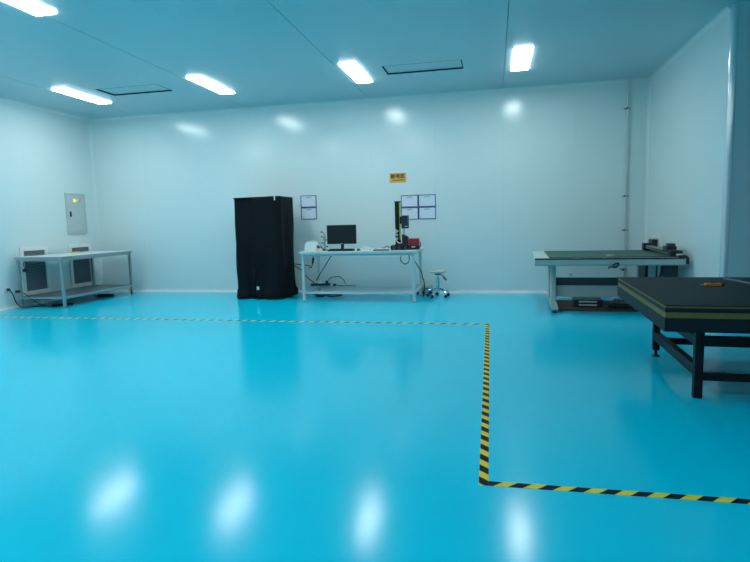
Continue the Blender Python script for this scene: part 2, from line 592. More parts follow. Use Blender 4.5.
LT = steel_table('steel framed table with a white top standing along the left wall', (-7.40, 8.595, 0), PI / 2 + math.radians(-0.5), 1.77, 0.90, 0.86, BOARD, 0.15, over=0.012, shelf=True)
wbench = steel_table('long steel framed workbench with white top carrying the black monitor', (-2.165, 9.03, 0), 0, 1.90, 0.86, 0.835, BOARD, 0.13, mat('light_painted_steel', (0.60, 0.67, 0.67), 0.35, var=0.03))

# small things on and round the left table
t = thing('tape_roll', 'small flat roll of yellow tape lying on the left table', 'tape', (-7.72, 8.90, 0.86))
bm = bmesh.new()
lathe(bm, [(0.085, 0.0), (0.085, 0.022), (0.06, 0.024), (0.03, 0.02)], 24)
obj('roll', bm, STUFFY, t, smooth=True)
obj('core', lathe(bmesh.new(), [(0.035, 0.0), (0.035, 0.026), (0.028, 0.027)], 20), BROWN, t, smooth=True)
obj('loose_end', B(0.06, 0.17, -0.012, 0.01, 0.0, 0.004, 0.001), STUFFY, t)

t = thing('hanging_plug', 'black plug on a short cord hanging under the corner of the left table', 'plug', (-7.78, 7.80, 0.60))
obj('plug_body', B(-0.03, 0.03, -0.022, 0.022, 0.0, 0.05, 0.008), BLACK, t)
obj('cable', tube(bmesh.new(), [(0, 0, 0.05), (-0.02, 0.01, 0.12), (-0.01, 0.02, 0.215)], 0.006), RUBBER, t, smooth=True)
t = thing('hanging_plug', 'black plug dangling low beside the end of the left table, cord trailing down', 'plug', (-7.74, 7.58, 0.27))
obj('plug_body', B(-0.035, 0.03, -0.022, 0.022, 0.0, 0.045, 0.008), BLACK, t)
obj('cable', tube(bmesh.new(), [(0.03, 0, 0.02), (0.12, 0.02, -0.02), (0.16, 0.10, -0.12), (0.28, 0.2, -0.23), (0.45, 0.25, -0.262), (0.6, 0.4, -0.262)], 0.006),
    RUBBER, t, smooth=True)
t = thing('power_strip', 'flat black power strip on the floor under the left table', 'power strip', (-7.25, 7.98, 0.0), 0.5)
obj('body', B(-0.16, 0.16, -0.03, 0.03, 0.0, 0.035, 0.006), BLACK, t)
for i in range(4):
    obj('outlet', B(-0.13 + 0.07 * i, -0.085 + 0.07 * i, -0.018, 0.018, 0.035, 0.038), DARKGREY, t)
t = thing('cable_coil', 'loose black cable coil on the floor under the left table near the corner', 'cable', (-7.25, 9.05, 0.0), 0.3)
bm = bmesh.new()
pts = []
for i in range(34):
    a = i * 0.55
    pts.append((0.16 * math.cos(a) * (1 + 0.08 * math.sin(i)), 0.10 * math.sin(a), 0.01 + 0.0012 * i))
tube(bm, pts, 0.008, 6, 2)
obj('coil', bm, RUBBER, t, smooth=True)

# ------------------------------------------------------------------ black curtained cabinet
random.seed(4)
CX0, CX1, CY0, CY1, CHH = -4.385, -3.605, 8.88, 9.50, 1.765
t = thing('curtained_cabinet', 'tall black cloth covered cabinet standing against the back wall', 'cabinet', ((CX0 + CX1) / 2, (CY0 + CY1) / 2, 0))
hw, hd = (CX1 - CX0) / 2, (CY1 - CY0) / 2


def curtain(path, seed, push=0.0, part=0.0):
    """cloth wall hung along a plan path of (x, y); folds deepen downwards, hem spreads on the floor"""
    pts = [Vector((a, b, 0)) for a, b in path]
    seg = [(pts[i + 1] - pts[i]).length for i in range(len(pts) - 1)]
    tot = sum(seg)
    nu, nz = 110, 46
    bm = bmesh.new()
    grid = []
    for i in range(nu + 1):
        s = tot * i / nu
        k = 0
        ss = s
        while k < len(seg) - 1 and ss > seg[k]:
            ss -= seg[k]
            k += 1
        dr_ = (pts[k + 1] - pts[k]).normalized()
        q = pts[k] + dr_ * ss
        nrm = Vector((dr_.y, -dr_.x, 0))
        ctr = Vector((0, 0, 0))
        if nrm.dot(q - ctr) < 0:
            nrm = -nrm
        col = []
        for j in range(nz + 1):
            v = j / nz                       # 0 at the floor, 1 at the top
            z = CHH * v
            lowf = (1 - v) ** 1.2
            d = 0.030 * (lowf + 0.12) * math.sin(s * 15 + seed + 1.5 * math.sin(v * 3 + seed))
            d += 0.030 * (1 - 0.6 * v) * noise.noise(Vector((s * 4 + seed * 7, v * 3.5, seed)))
            if v < 0.10:
                k2 = (0.10 - v) / 0.10
                d += 0.028 * math.sin(min(1, k2) * PI * 0.9) + 0.016 * noise.noise(Vector((s * 13, v * 40, seed)))
                z += 0.012 * k2 * noise.noise(Vector((s * 9, seed, 3)))
            d += push
            pos = q + nrm * (d + 0.022)
            if s < 0.2:                      # the opening edge is drawn aside towards the floor
                pos.x += part * (1 - s / 0.2) * (1 - v) ** 0.7 * (1 if v < 0.93 else (1 - v) / 0.07)
            col.append(bm.verts.new((pos.x, pos.y, max(0.002, z))))
        grid.append(col)
    for i in range(nu):
        for j in range(nz):
            bm.faces.new((grid[i][j], grid[i + 1][j], grid[i + 1][j + 1], grid[i][j + 1]))
    return bm


xf = -hw + 0.43 * 2 * hw
for path, sd, ps, pt in (([(xf + 0.05, -hd), (-hw, -hd), (-hw, hd)], 1.3, 0.0, -0.085), ([(xf - 0.01, -hd), (hw, -hd), (hw, hd), (-hw, hd)], 2.9, 0.030, 0.03)):
    o = obj('curtain', curtain(path, sd, ps, pt), CLOTH, t, smooth=True)
    sm = o.modifiers.new('thickness', 'SOLIDIFY')
    sm.thickness = 0.005
bm = bmesh.new()
NX, NY = 14, 10
g = [[bm.verts.new((-hw - 0.02 + (2 * hw + 0.055) * i / NX, -hd - 0.035 + (2 * hd + 0.06) * j / NY,
                    CHH + 0.004 - 0.022 * math.sin(PI * i / NX) * math.sin(PI * j / NY) + 0.010 * i / NX)) for j in range(NY + 1)] for i in range(NX + 1)]
for i in range(NX):
    for j in range(NY):
        bm.faces.new((g[i][j], g[i + 1][j], g[i + 1][j + 1], g[i][j + 1]))
o = obj('top_cover', bm, CLOTH, t, smooth=True)
o.modifiers.new('thickness', 'SOLIDIFY').thickness = 0.02
for a in (-1, 1):
    for b in (-1, 1):
        obj('post', tube_leg(a * (hw - 0.03), b * (hd - 0.03), CHH - 0.03, 0.012), STEEL, t)
obj('clip', B(0.36, 0.38, -hd - 0.080, -hd - 0.066, CHH - 0.06, CHH + 0.014, 0.003), WHITE, t)
obj('care_label', B(-0.01, 0.03, -hd - 0.115, -hd - 0.105, 0.175, 0.235, 0.001), WHITE, t)

# ------------------------------------------------------------------ notices and sign on the back wall


def notice(x0, x1, z0, z1, lb, grp):
    t = thing('notice_sleeve', lb, 'notice', ((x0 + x1) / 2, D, z0), 0, grp)
    a = (x1 - x0) / 2
    h = z1 - z0
    obj('sheet', B(-a + 0.004, a - 0.004, -0.004, 0.0, 0.004, h - 0.004), PAPER, t)
    bm = bmesh.new()
    frame_ring(bm, -a, a, 0, h, 0.011, -0.009, -0.001, 'XZ')
    obj('border', bm, BLUE, t)
    obj('heading', B(-0.05, 0.05, -0.0052, -0.004, h - 0.045, h - 0.032), mat('grey_print', (0.35, 0.40, 0.45), 0.6, var=0.1), t)


notice(-3.53, -3.225, 1.60, 1.82, 'white printed notice in blue border beside the black cabinet, upper of two', 'wall notices')
notice(-3.53, -3.225, 1.375, 1.595, 'white printed notice in blue border beside the black cabinet, lower of two', 'wall notices')
for i, (a, b) in enumerate(((-1.625, -1.315), (-1.31, -1.0))):
    for j, (c, d) in enumerate(((1.325, 1.54), (1.545, 1.76))):
        notice(a, b, c, d, 'white printed notice in blue border above the stool, %s %s of a block of four' % (('lower', 'upper')[j], ('left', 'right')[i]), 'wall notices')

t = thing('wall_sign', 'small yellow wall sign with three dark characters above the measuring stand', 'sign', (-1.675, D, 1.99))
obj('plate', B(-0.15, 0.15, -0.006, 0.0, 0.0, 0.17, 0.002), YELLOW, t)


def text_mesh(name, body, size, loc, m, parent, depth=0.001):
    cu = bpy.data.curves.new(name, 'FONT')
    cu.body = body
    cu.size = size
    cu.align_x = 'CENTER'
    cu.extrude = depth
    cu.offset = 0.0022
    cu.resolution_u = 2
    tmp = bpy.data.objects.new(name, cu)
    C.objects.link(tmp)
    bpy.context.view_layer.update()
    me = bpy.data.meshes.new_from_object(tmp.evaluated_get(bpy.context.evaluated_depsgraph_get()))
    bpy.data.objects.remove(tmp)
    me.materials.clear()
    me.materials.append(m)
    me.transform(Matrix.Rotation(PI / 2, 4, 'X'))
    o = bpy.data.objects.new(name, me)
    C.objects.link(o)
    o.parent = parent
    o.location = loc
    return o


for i, ch in enumerate('检验区'):
    text_mesh('character', ch, 0.080, (-0.090 + 0.088 * i, -0.0075, 0.084), INK, t)
bm = bmesh.new()
xx = -0.105
while xx < 0.12:
    wd = random.uniform(0.008, 0.022)
    box(bm, xx, xx + wd, -0.0072, -0.006, 0.036, 0.052)
    xx += wd + 0.005
obj('small_print', bm, INK, t)

# ------------------------------------------------------------------ conduit on the back wall
t = thing('conduit_pipe', 'thin grey vertical conduit with clamps on the back wall', 'pipe', (2.14, D, 0.0))
obj('pipe', lathe(bmesh.new(), [(0.016, 0.06), (0.016, R)], 14, (0, -0.04, 0)), GREYW, t, smooth=True)
for z in (3.03, 1.62, 1.06, 0.4):
    bm = bmesh.new()
    lathe(bm, [(0.024, z - 0.016), (0.024, z + 0.016)], 14, (0, -0.04, 0))
    box(bm, -0.05, 0.05, -0.012, 0.0, z - 0.014, z + 0.014)
    box(bm, -0.012, 0.012, -0.04, -0.008, z - 0.012, z + 0.012)
    c = obj('clamp', bm, STEEL, t)
    obj('screw', lathe(bmesh.new(), [(0.014, -0.072), (0.014, -0.06)], 10, (-0.018, 0, z), 'Y'), DARKM, c)

# ------------------------------------------------------------------ things on the workbench
BT = 0.835
# white tissue dispenser / small white device
t = thing('desktop_box', 'small white arched box at the cabinet end of the workbench', 'box', (-3.0, 8.82, BT), 0.0)
bm = bmesh.new()
pr = [(-0.10, 0.0), (0.10, 0.0), (0.10, 0.10), (0.085, 0.135), (0.05, 0.158), (-0.03, 0.162), (-0.075, 0.145), (-0.10, 0.115)]
prism(bm, pr, -0.08, 0.10, 'Y')
bmesh.ops.bevel(bm, geom=bm.edges[:], offset=0.006, segments=2, affect='EDGES')
obj('body', bm, WHITE, t, smooth=True)
obj('lid', B(-0.055, 0.045, -0.06, 0.075, 0.160, 0.172, 0.004), mat('pale_cyan_plastic', (0.35, 0.55, 0.58), 0.3, var=0.03), t)
obj('knob', lathe(bmesh.new(), [(0.022, 0.10), (0.022, 0.125), (0.012, 0.13)], 12, (0, 0.0, 0.07), 'X'), DARKGREY, t, smooth=True)
bm = bmesh.new()
tube(bm, [(0.12, 0, 0.05), (0.17, -0.01, 0.07), (0.20, 0.0, 0.03), (0.28, 0.02, 0.010), (0.36, 0.03, 0.008)], 0.008)
obj('cable', bm, RUBBER, t, smooth=True)

# small stand with twigs of hooks
t = thing('upright_stand', 'slim grey green upright stand with small side knobs beside the monitor', 'stand', (-2.80, 8.92, BT))
obj('base', lathe(bmesh.new(), [(0.045, 0.0), (0.045, 0.012), (0.025, 0.018)], 16), DARKGREY, t, smooth=True)
obj('column', lathe(bmesh.new(), [(0.016, 0.012), (0.016, 0.17), (0.022, 0.175), (0.022, 0.24), (0.014, 0.25), (0.012, 0.285)], 14), GLASSY, t, smooth=True)
for z, sx in ((0.17, 1), (0.12, -1), (0.225, -1), (0.06, 1)):
    bm = bmesh.new()
    tube(bm, [(0, 0, z), (sx * 0.035, 0, z + 0.008)], 0.006)
    lathe(bm, [(0.012, min(sx * 0.035, sx * 0.055)), (0.012, max(sx * 0.035, sx * 0.055))], 10, (0, 0, z + 0.008), 'X')
    obj('knob', bm, DARKGREY, t)
bm = bmesh.new()
tube(bm, [(0, 0, 0.28), (-0.02, 0, 0.30), (-0.045, 0, 0.315)], 0.005)
lathe(bm, [(0.014, -0.06), (0.014, -0.04)], 10, (0, 0, 0.315), 'X')
obj('arm', bm, DARKGREY, t)

# monitor
t = thing('monitor', 'black flat computer monitor on the workbench', 'monitor', (-2.505, 8.95, BT), 0.0)
obj('base', B(-0.12, 0.12, -0.08, 0.10, 0.0, 0.014, 0.004), BLACK, t)
obj('neck', B(-0.025, 0.025, 0.02, 0.05, 0.014, 0.17, 0.004), BLACK, t)
bm = B(-0.255, 0.255, -0.012, 0.018, 0.105, 0.425, 0.005)
box(bm, -0.13, 0.13, 0.018, 0.045, 0.15, 0.34, 0.01)
sc = obj('housing', bm, BLACK, t)
obj('screen', B(-0.243, 0.243, -0.0140, -0.0122, 0.125, 0.413), SCREEN, sc)
obj('chin_badge', B(-0.02, 0.02, -0.0140, -0.0122, 0.111, 0.117), GREYW, sc)

# keyboard with keys
t = thing('keyboard', 'black computer keyboard in front of the monitor', 'keyboard', (-2.45, 8.70, BT))
bm = bmesh.new()
prism(bm, [(-0.075, 0.0), (0.075, 0.0), (0.075, 0.030), (-0.075, 0.016)], -0.205, 0.215, 'X')
obj('case', bm, BLACK, t)
bm = bmesh.new()
for r in range(5):
    for k in range(18):
        zz = 0.020 + 0.0022 * r
        box(bm, -0.205 + 0.0228 * k, -0.187 + 0.0228 * k, -0.065 + 0.026 * r, -0.043 + 0.026 * r, zz - 0.004, zz + 0.006)
o = obj('keys', bm, RUBBER, t)
o['kind'] = 'stuff'

# mouse, coiled white cable, black adapter, papers, between keyboard and measuring stand
t = thing('mouse', 'black computer mouse beside the keyboard', 'mouse', (-2.16, 8.72, BT), 0.1)
bm = bmesh.new()
bmesh.ops.create_uvsphere(bm, u_segments=14, v_segments=8, radius=1.0, matrix=Matrix.Translation((0, 0, 0.004)) @ Matrix.Diagonal((0.032, 0.055, 0.034, 1)))
for v in bm.verts:
    v.co.z = max(0.0, v.co.z)
obj('shell', bm, BLACK, t, smooth=True)
obj('wheel', lathe(bmesh.new(), [(0.007, -0.004), (0.007, 0.004)], 10, (0, -0.025, 0.033), 'X'), DARKGREY, t)
t = thing('white_cable', 'loop of white cable lying on the workbench beside the mouse', 'cable', (-1.99, 8.86, BT))
bm = bmesh.new()
tube(bm, [(-0.14, -0.02, 0.008), (-0.12, -0.03, 0.05), (-0.07, -0.02, 0.055), (-0.02, 0.0, 0.03), (0.05, -0.05, 0.03), (0.10, -0.04, 0.045), (0.16, 0.0, 0.035),
          (0.20, 0.03, 0.008)], 0.008)
obj('cord', bm, WHITE, t, smooth=True)
t = thing('power_adapter', 'black power adapter lying beside the white cable on the workbench', 'adapter', (-1.86, 8.95, BT), 0.2)
obj('body', B(-0.075, 0.075, -0.03, 0.03, 0.0, 0.032, 0.005), BLACK, t)
obj('cable', tube(bmesh.new(), [(0.075, 0, 0.016), (0.11, 0.0, 0.05), (0.15, 0.03, 0.045), (0.19, 0.04, 0.008)], 0.006), RUBBER, t, smooth=True)
t = thing('paper_pad', 'white pad of paper lying on a dark folder on the workbench', 'pad', (-1.775, 8.70, BT), 0.05)
obj('folder', B(-0.12, 0.12, -0.09, 0.09, 0.0, 0.020, 0.003), DARKGREY, t)
obj('sheets', B(-0.10, 0.10, -0.075, 0.07, 0.020, 0.032, 0.001), WHITE, t)

# measuring microscope stand
t = thing('measuring_stand', 'black measuring stand with tall column and yellow scale on the workbench', 'instrument', (-1.465, 8.92, BT), 0.0)
obj('base', B(-0.17, 0.105, -0.16, 0.16, 0.0, 0.075, 0.01), DARKM, t)
obj('stage', B(-0.10, 0.10, -0.13, 0.08, 0.075, 0.10, 0.006), BLACK, t)
for sx in (-0.11, -0.03, 0.08):
    obj('dial', lathe(bmesh.new(), [(0.024, -0.185), (0.024, -0.16), (0.012, -0.16)], 14, (sx, 0, 0.04), 'Y'), DARKGREY, t, smooth=True)
co = obj('column', B(-0.115, -0.035, 0.0, 0.10, 0.075, 0.785, 0.006), DARKM, t)
obj('scale', B(-0.040, -0.018, -0.015, 0.01, 0.16, 0.765, 0.002), SCALE, co)
obj('column_cap', B(-0.125, -0.02, -0.01, 0.11, 0.775, 0.79, 0.003), BLACK, co)
hd_ = obj('camera_head', B(0.005, 0.11, -0.10, 0.06, 0.345, 0.555, 0.008), mat('blue_black_enamel', (0.015, 0.03, 0.05), 0.4, var=0.05), t)
obj('mount_arm', B(-0.035, 0.03, -0.02, 0.05, 0.42, 0.54, 0.004), DARKM, hd_)
obj('name_plate', B(0.06, 0.105, -0.102, -0.10, 0.375, 0.385), GREYW, hd_)
obj('lens', lathe(bmesh.new(), [(0.022, 0.25), (0.028, 0.27), (0.028, 0.34), (0.035, 0.345), (0.035, 0.365)], 16, (0.02, -0.02, 0)), WHITE, t, smooth=True)
bm = bmesh.new()
prism(bm, [(0.005, 0.10), (0.105, 0.10), (0.105, 0.20), (0.07, 0.225), (0.005, 0.25)], -0.06, 0.06, 'Y')
obj('lamp_house', bm, BLACK, t)
bm = bmesh.new()
tube(bm, [(-0.09, -0.01, 0.33), (-0.16, -0.03, 0.30), (-0.19, -0.05, 0.20), (-0.20, -0.05, 0.09), (-0.19, -0.06, 0.01)], 0.006)
tube(bm, [(-0.06, -0.02, 0.31), (-0.11, -0.05, 0.26), (-0.10, -0.06, 0.17), (-0.06, -0.06, 0.12), (-0.02, -0.07, 0.105)], 0.008)
obj('white_cable', bm, WHITE, t, smooth=True)
bm = bmesh.new()
for z in (0.18, 0.24, 0.30):
    lathe(bm, [(0.02, -0.035), (0.02, 0.0)], 12, (-0.085, 0, z), 'Y')
obj('focus_knob', bm, GREYW, t, smooth=True)

t = thing('red_case', 'small dark red case at the end of the workbench beside the measuring stand', 'case', (-1.265, 8.87, BT), 0.0)
bm = bmesh.new()
obj('lower_shell', B(-0.09, 0.09, -0.07, 0.07, 0.0, 0.07, 0.008), BLACK, t)
obj('upper_shell', B(-0.088, 0.085, -0.065, 0.065, 0.07, 0.18, 0.008), RED, t)
obj('latch', B(-0.03, 0.03, -0.074, -0.068, 0.035, 0.055, 0.002), GREYW, t)
obj('handle', tube(bmesh.new(), [(0.08, 0, 0.11), (0.105, 0, 0.11), (0.105, 0, 0.05), (0.085, 0, 0.04)], 0.007, 8, 3), BLACK, t, smooth=True)

# cables and power strip under the workbench
t = thing('power_strip', 'dark power strip with white plug on the lower rail of the workbench', 'power strip', (-3.02, 9.30, 0.19), 0.15)
bm = B(-0.17, 0.17, -0.03, 0.03, 0.0, 0.04, 0.006)
o = obj('body', bm, BLACK, t)
obj('plug', B(-0.04, 0.05, -0.05, 0.02, 0.04, 0.085, 0.008), WHITE, t)
obj('plug', B(0.09, 0.14, -0.03, 0.02, 0.04, 0.085, 0.008), BLACK, t)
bm = bmesh.new()
tube(bm, [(0.13, 0, 0.08), (0.2, 0.0, 0.14), (0.34, 0.02, 0.15), (0.42, 0.02, 0.08), (0.44, 0.03, 0.02)], 0.007)
obj('cable', bm, RUBBER, t, smooth=True)
obj('bracket', B(-0.2, 0.16, 0.03, 0.045, -0.02, 0.03, 0.003), STEEL, t)

t = thing('hanging_cable', 'black cable with inline switch looping below the cabinet end of the workbench', 'cable', (-3.03, 8.90, 0.0))
bm = bmesh.new()
tube(bm, [(0.03, 0.0, 0.79), (0.02, 0.0, 0.68), (-0.01, 0.05, 0.60), (-0.07, 0.15, 0.54), (-0.16, 0.35, 0.52), (-0.30, 0.66, 0.53), (-0.62, 0.80, 0.55)], 0.008)
obj('cord', bm, RUBBER, t, smooth=True)
bm = bmesh.new()
tube(bm, [(0.0, 0.03, 0.62), (0.025, 0, 0.71)], 0.020)
obj('inline_switch', bm, BLACK, t, smooth=True)
t = thing('hanging_cable', 'thin dark cable slanting from the workbench top down to the power strip', 'cable', (-2.78, 9.2, 0.0))
obj('cord', tube(bmesh.new(), [(0.06, -0.05, 0.79), (-0.08, 0, 0.60), (-0.24, 0.04, 0.38), (-0.30, 0.07, 0.30), (-0.305, 0.075, 0.28)], 0.009), RUBBER, t, smooth=True)
t = thing('hanging_cable', 'black cable running from behind the cabinet down to the power strip', 'cable', (-3.26, 9.25, 0.0))
obj('cord', tube(bmesh.new(), [(-0.42, 0.44, 0.53), (-0.22, 0.30, 0.46), (-0.05, 0.10, 0.36), (0.06, 0.05, 0.28), (0.13, 0.03, 0.242)], 0.008), RUBBER, t, smooth=True)
t = thing('hanging_cable', 'black looped cable hanging below the red case end of the workbench', 'cable', (-1.33, 8.85, 0.0))
obj('cord', tube(bmesh.new(), [(-0.12, 0, 0.80), (-0.16, 0, 0.68), (-0.10, 0, 0.60), (-0.02, 0, 0.64), (-0.02, 0, 0.78)], 0.008), RUBBER, t, smooth=True)
t = thing('hanging_cable', 'black cable sloping down from the bench top past its end leg', 'cable', (-1.3, 9.15, 0.0))
obj('cord', tube(bmesh.new(), [(-0.05, 0, 0.74), (0.03, 0.06, 0.56), (0.10, 0.12, 0.42), (0.11, 0.16, 0.32), (0.13, 0.16, 0.29), (0.14, 0.16, 0.16), (0.13, 0.10, 0.012)], 0.009), RUBBER, t, smooth=True)
t = thing('cable_tangle', 'tangle of black cables and a small adapter on the floor below the workbench power strip', 'cable', (-2.85, 9.22, 0.0))
bm = bmesh.new()
random.seed(8)
pts = [(random.uniform(-0.3, 0.25), random.uniform(-0.12, 0.15), random.uniform(0.012, 0.06)) for _ in range(14)]
tube(bm, pts, 0.009, 6, 5)
obj('cord', bm, RUBBER, t, smooth=True)
obj('adapter', B(-0.22, -0.08, -0.06, 0.02, 0.0, 0.045, 0.006), BLACK, t)
t = thing('rail_plug', 'small black plug sitting on the back rail of the workbench', 'plug', (-2.80, 9.42, 0.167))
obj('body', B(-0.025, 0.025, -0.02, 0.02, 0.0, 0.04, 0.008), BLACK, t)
obj('cable', tube(bmesh.new(), [(0.025, 0, 0.02), (0.1, -0.02, 0.01), (0.25, 0.0, 0.006), (0.4, 0.0, 0.006)], 0.006), RUBBER, t, smooth=True)

# ------------------------------------------------------------------ stools


def caster(bm, x, y, r=0.026):
    lathe(bm, [(r * 0.7, -0.02), (r, -0.015), (r, 0.015), (r * 0.7, 0.02)], 12, (x, y, r), 'Y')


def star_base(t, hub_z, rad, n=5, rot=0.3, m=CHROME):
    for i in range(n):
        a = rot + 2 * PI * i / n
        ca, sa = math.cos(a), math.sin(a)
        lg = obj('base_leg', tube(bmesh.new(), [(0.02 * ca, 0.02 * sa, hub_z), (rad * 0.35 * ca, rad * 0.35 * sa, hub_z + 0.01),
                                                (rad * 0.75 * ca, rad * 0.75 * sa, hub_z - 0.02), (rad * ca, rad * sa, 0.07), (rad * ca, rad * sa, 0.045)],
                                  0.018, 8, 4, 0.011), m, t, smooth=True)
        bm = bmesh.new()
        lathe(bm, [(0.018, -0.021), (0.027, -0.016), (0.027, 0.016), (0.018, 0.021)], 14, (rad * ca, rad * sa, 0.027), 'Y')
        obj('caster', bm, BLACK, lg, smooth=True)


t = thing('rolling_stool', 'chrome rolling stool with round seat and black lever beside the workbench', 'stool', (-0.92, 9.27, 0.0))
obj('seat', lathe(bmesh.new(), [(0.05, 0.405), (0.11, 0.408), (0.138, 0.420), (0.141, 0.435), (0.128, 0.452), (0.08, 0.458), (0.01, 0.459)], 28), CREAM, t, smooth=True)
obj('seat_ring', lathe(bmesh.new(), [(0.130, 0.412), (0.146, 0.420), (0.146, 0.428), (0.130, 0.432)], 28), CHROME, t, smooth=True)
obj('gas_lift', lathe(bmesh.new(), [(0.028, 0.12), (0.028, 0.32), (0.022, 0.325), (0.014, 0.33), (0.014, 0.405)], 16), CHROME, t, smooth=True)
obj('seat_plate', B(-0.05, 0.05, -0.05, 0.05, 0.380, 0.406, 0.006), BLACK, t)
bm = bmesh.new()
tube(bm, [(0.03, 0, 0.39), (0.07, -0.02, 0.37), (0.13, -0.03, 0.305)], 0.009)
tube(bm, [(0.095, -0.026, 0.345), (0.145, -0.032, 0.287)], 0.015)
obj('lever', bm, BLACK, t, smooth=True)
obj('hub', lathe(bmesh.new(), [(0.02, 0.095), (0.045, 0.10), (0.045, 0.15), (0.03, 0.165)], 16), CHROME, t, smooth=True)
star_base(t, 0.135, 0.19, rot=0.5)

t = thing('low_stool', 'low pale round rolling stool at the foot of the workbench end', 'stool', (-1.20, 9.655, 0.0))
obj('seat', lathe(bmesh.new(), [(0.02, 0.10), (0.12, 0.105), (0.15, 0.125), (0.155, 0.145), (0.14, 0.17), (0.08, 0.182), (0.01, 0.184)], 28), CREAM, t, smooth=True)
obj('seat_ring', lathe(bmesh.new(), [(0.145, 0.108), (0.158, 0.114), (0.158, 0.122), (0.148, 0.128)], 28), CHROME, t, smooth=True)
for i in range(5):
    a = 0.9 + 2 * PI * i / 5
    lg = obj('base_leg', tube(bmesh.new(), [(0.03 * math.cos(a), 0.03 * math.sin(a), 0.09), (0.085 * math.cos(a), 0.085 * math.sin(a), 0.085),
                                            (0.125 * math.cos(a), 0.125 * math.sin(a), 0.055)], 0.014, 8, 3), CHROME, t, smooth=True)
    obj('caster', lathe(bmesh.new(), [(0.018, -0.021), (0.027, -0.016), (0.027, 0.016), (0.018, 0.021)], 14,
                        (0.125 * math.cos(a), 0.125 * math.sin(a), 0.027), 'Y'), BLACK, lg, smooth=True)

# ------------------------------------------------------------------ flatbed plotter
PLR = math.radians(-2.4)
t = thing('flatbed_plotter', 'grey flatbed cutting plotter with green mat in the right back corner', 'plotter', (0.55, 7.70, 0), PLR)
PWD, PDP, PH = 1.86, 1.70, 0.752
# deck: rounded front beam, side beams, back beam
bm = bmesh.new()
prism(bm, [(0.0, PH - 0.085), (0.03, PH - 0.105), (0.12, PH - 0.105), (0.12, PH - 0.012), (0.0, PH - 0.012)], 0.0, PWD, 'X')
obj('front_beam', bm, DECK, t)
obj('back_beam', B(0.0, PWD, PDP - 0.12, PDP, PH - 0.105, PH - 0.012, 0.006), DECK, t)
for x0, x1 in ((0.0, 0.12), (PWD - 0.12, PWD)):
    obj('side_beam', B(x0, x1, 0.12, PDP - 0.12, PH - 0.105, PH - 0.012, 0.004), DECK, t)
obj('bed', B(0.004, PWD - 0.004, 0.004, PDP - 0.004, PH - 0.012, PH, 0.003), mat('pale_bed_enamel', (0.55, 0.62, 0.61), 0.35, var=0.02), t)
obj('front_strip', B(0.0, PWD - 0.03, -0.008, 0.0, PH - 0.020, PH - 0.001), BLACK, t)
obj('cutting_mat', B(0.19, PWD - 0.06, 0.10, PDP - 0.05, PH, PH + 0.004), GREENMAT, t)
obj('bed_rail', B(0.19, PWD - 0.10, 0.045, 0.075, PH, PH + 0.012, 0.003), DARKGREY, t)
bm = bmesh.new()
tube(bm, [(PWD - 0.10, -0.006, PH + 0.01), (PWD - 0.03, -0.006, PH + 0.012), (PWD + 0.004, -0.006, PH - 0.01), (PWD + 0.006, -0.006, PH - 0.05), (PWD + 0.004, -0.006, PH - 0.085)], 0.018, 8, 4)
obj('cable_duct', bm, BLACK, t, smooth=True)
obj('trunking', B(PWD - 0.03, PWD - 0.005, 0.22, PDP - 0.20, PH, PH + 0.02, 0.004), DARKGREY, t)
# T legs
for lx in (0.27, PWD - 0.30):
    lg = obj('leg', B(lx - 0.034, lx + 0.034, 0.40, 0.56, 0.09, PH - 0.105, 0.010), DECK, t)
    obj('leg', B(lx - 0.034, lx + 0.034, 1.15, 1.31, 0.09, PH - 0.105, 0.010), DECK, t)
    bm = bmesh.new()
    prism(bm, [(0.02, 0.045), (0.05, 0.04), (PDP - 0.32, 0.04), (PDP - 0.28, 0.045), (PDP - 0.28, 0.065), (PDP - 0.45, 0.10), (0.30, 0.10), (0.02, 0.065)], lx - 0.042, lx + 0.042, 'X')
    ft = obj('foot_beam', bm, DECK, t)
    for fy in (0.08, PDP - 0.36):
        obj('levelling_foot', lathe(bmesh.new(), [(0.038, 0.0), (0.038, 0.014), (0.014, 0.02), (0.014, 0.045)], 14, (lx, fy, 0)), BLACK, ft, smooth=True)
obj('cross_panel', B(0.304, PWD - 0.334, 0.47, 0.49, 0.17, 0.33, 0.004), DECK, t)
obj('upper_panel', B(0.304, PWD - 0.334, 0.50, 0.515, 0.32, 0.44, 0.003), DARKGREY, t)
cb = obj('control_cabinet', B(PWD - 0.36, PWD - 0.20, 0.60, 1.05, 0.12, PH - 0.105, 0.006), DARKGREY, t)
obj('side_panel', B(PWD - 0.20, PWD - 0.02, 0.30, 0.34, 0.30, PH - 0.105, 0.005), DARKGREY, t)
bm = bmesh.new()
tube(bm, [(PWD - 0.22, 0.25, PH - 0.105), (PWD - 0.23, 0.25, 0.55), (PWD - 0.26, 0.25, 0.42), (PWD - 0.30, 0.26, 0.28)], 0.018)
obj('cable', bm, BLACK, t, smooth=True)
# gantry across the depth with carriage
gx = PWD - 0.125
ga = obj('gantry_beam', B(gx - 0.045, gx + 0.045, 0.12, PDP - 0.10, PH + 0.035, PH + 0.085, 0.006), STEEL, t)
obj('rail_slot', B(gx - 0.048, gx - 0.043, 0.16, PDP - 0.14, PH + 0.052, PH + 0.066), BLACK, ga)
obj('top_belt', B(gx - 0.012, gx + 0.012, 0.16, PDP - 0.14, PH + 0.085, PH + 0.088), BLACK, ga)
bm = bmesh.new()
box(bm, gx - 0.075, gx + 0.055, PDP - 0.17, PDP - 0.04, PH + 0.006, PH + 0.115, 0.012)
obj('end_block', bm, BLACK, t)
bm = bmesh.new()
box(bm, gx - 0.055, gx + 0.09, 0.05, 0.20, PH + 0.006, PH + 0.085, 0.012)
obj('end_block', bm, BLACK, t)
cr = obj('carriage', B(gx - 0.055, gx + 0.065, 0.24, 0.46, PH + 0.05, PH + 0.135, 0.012), BLACK, t)
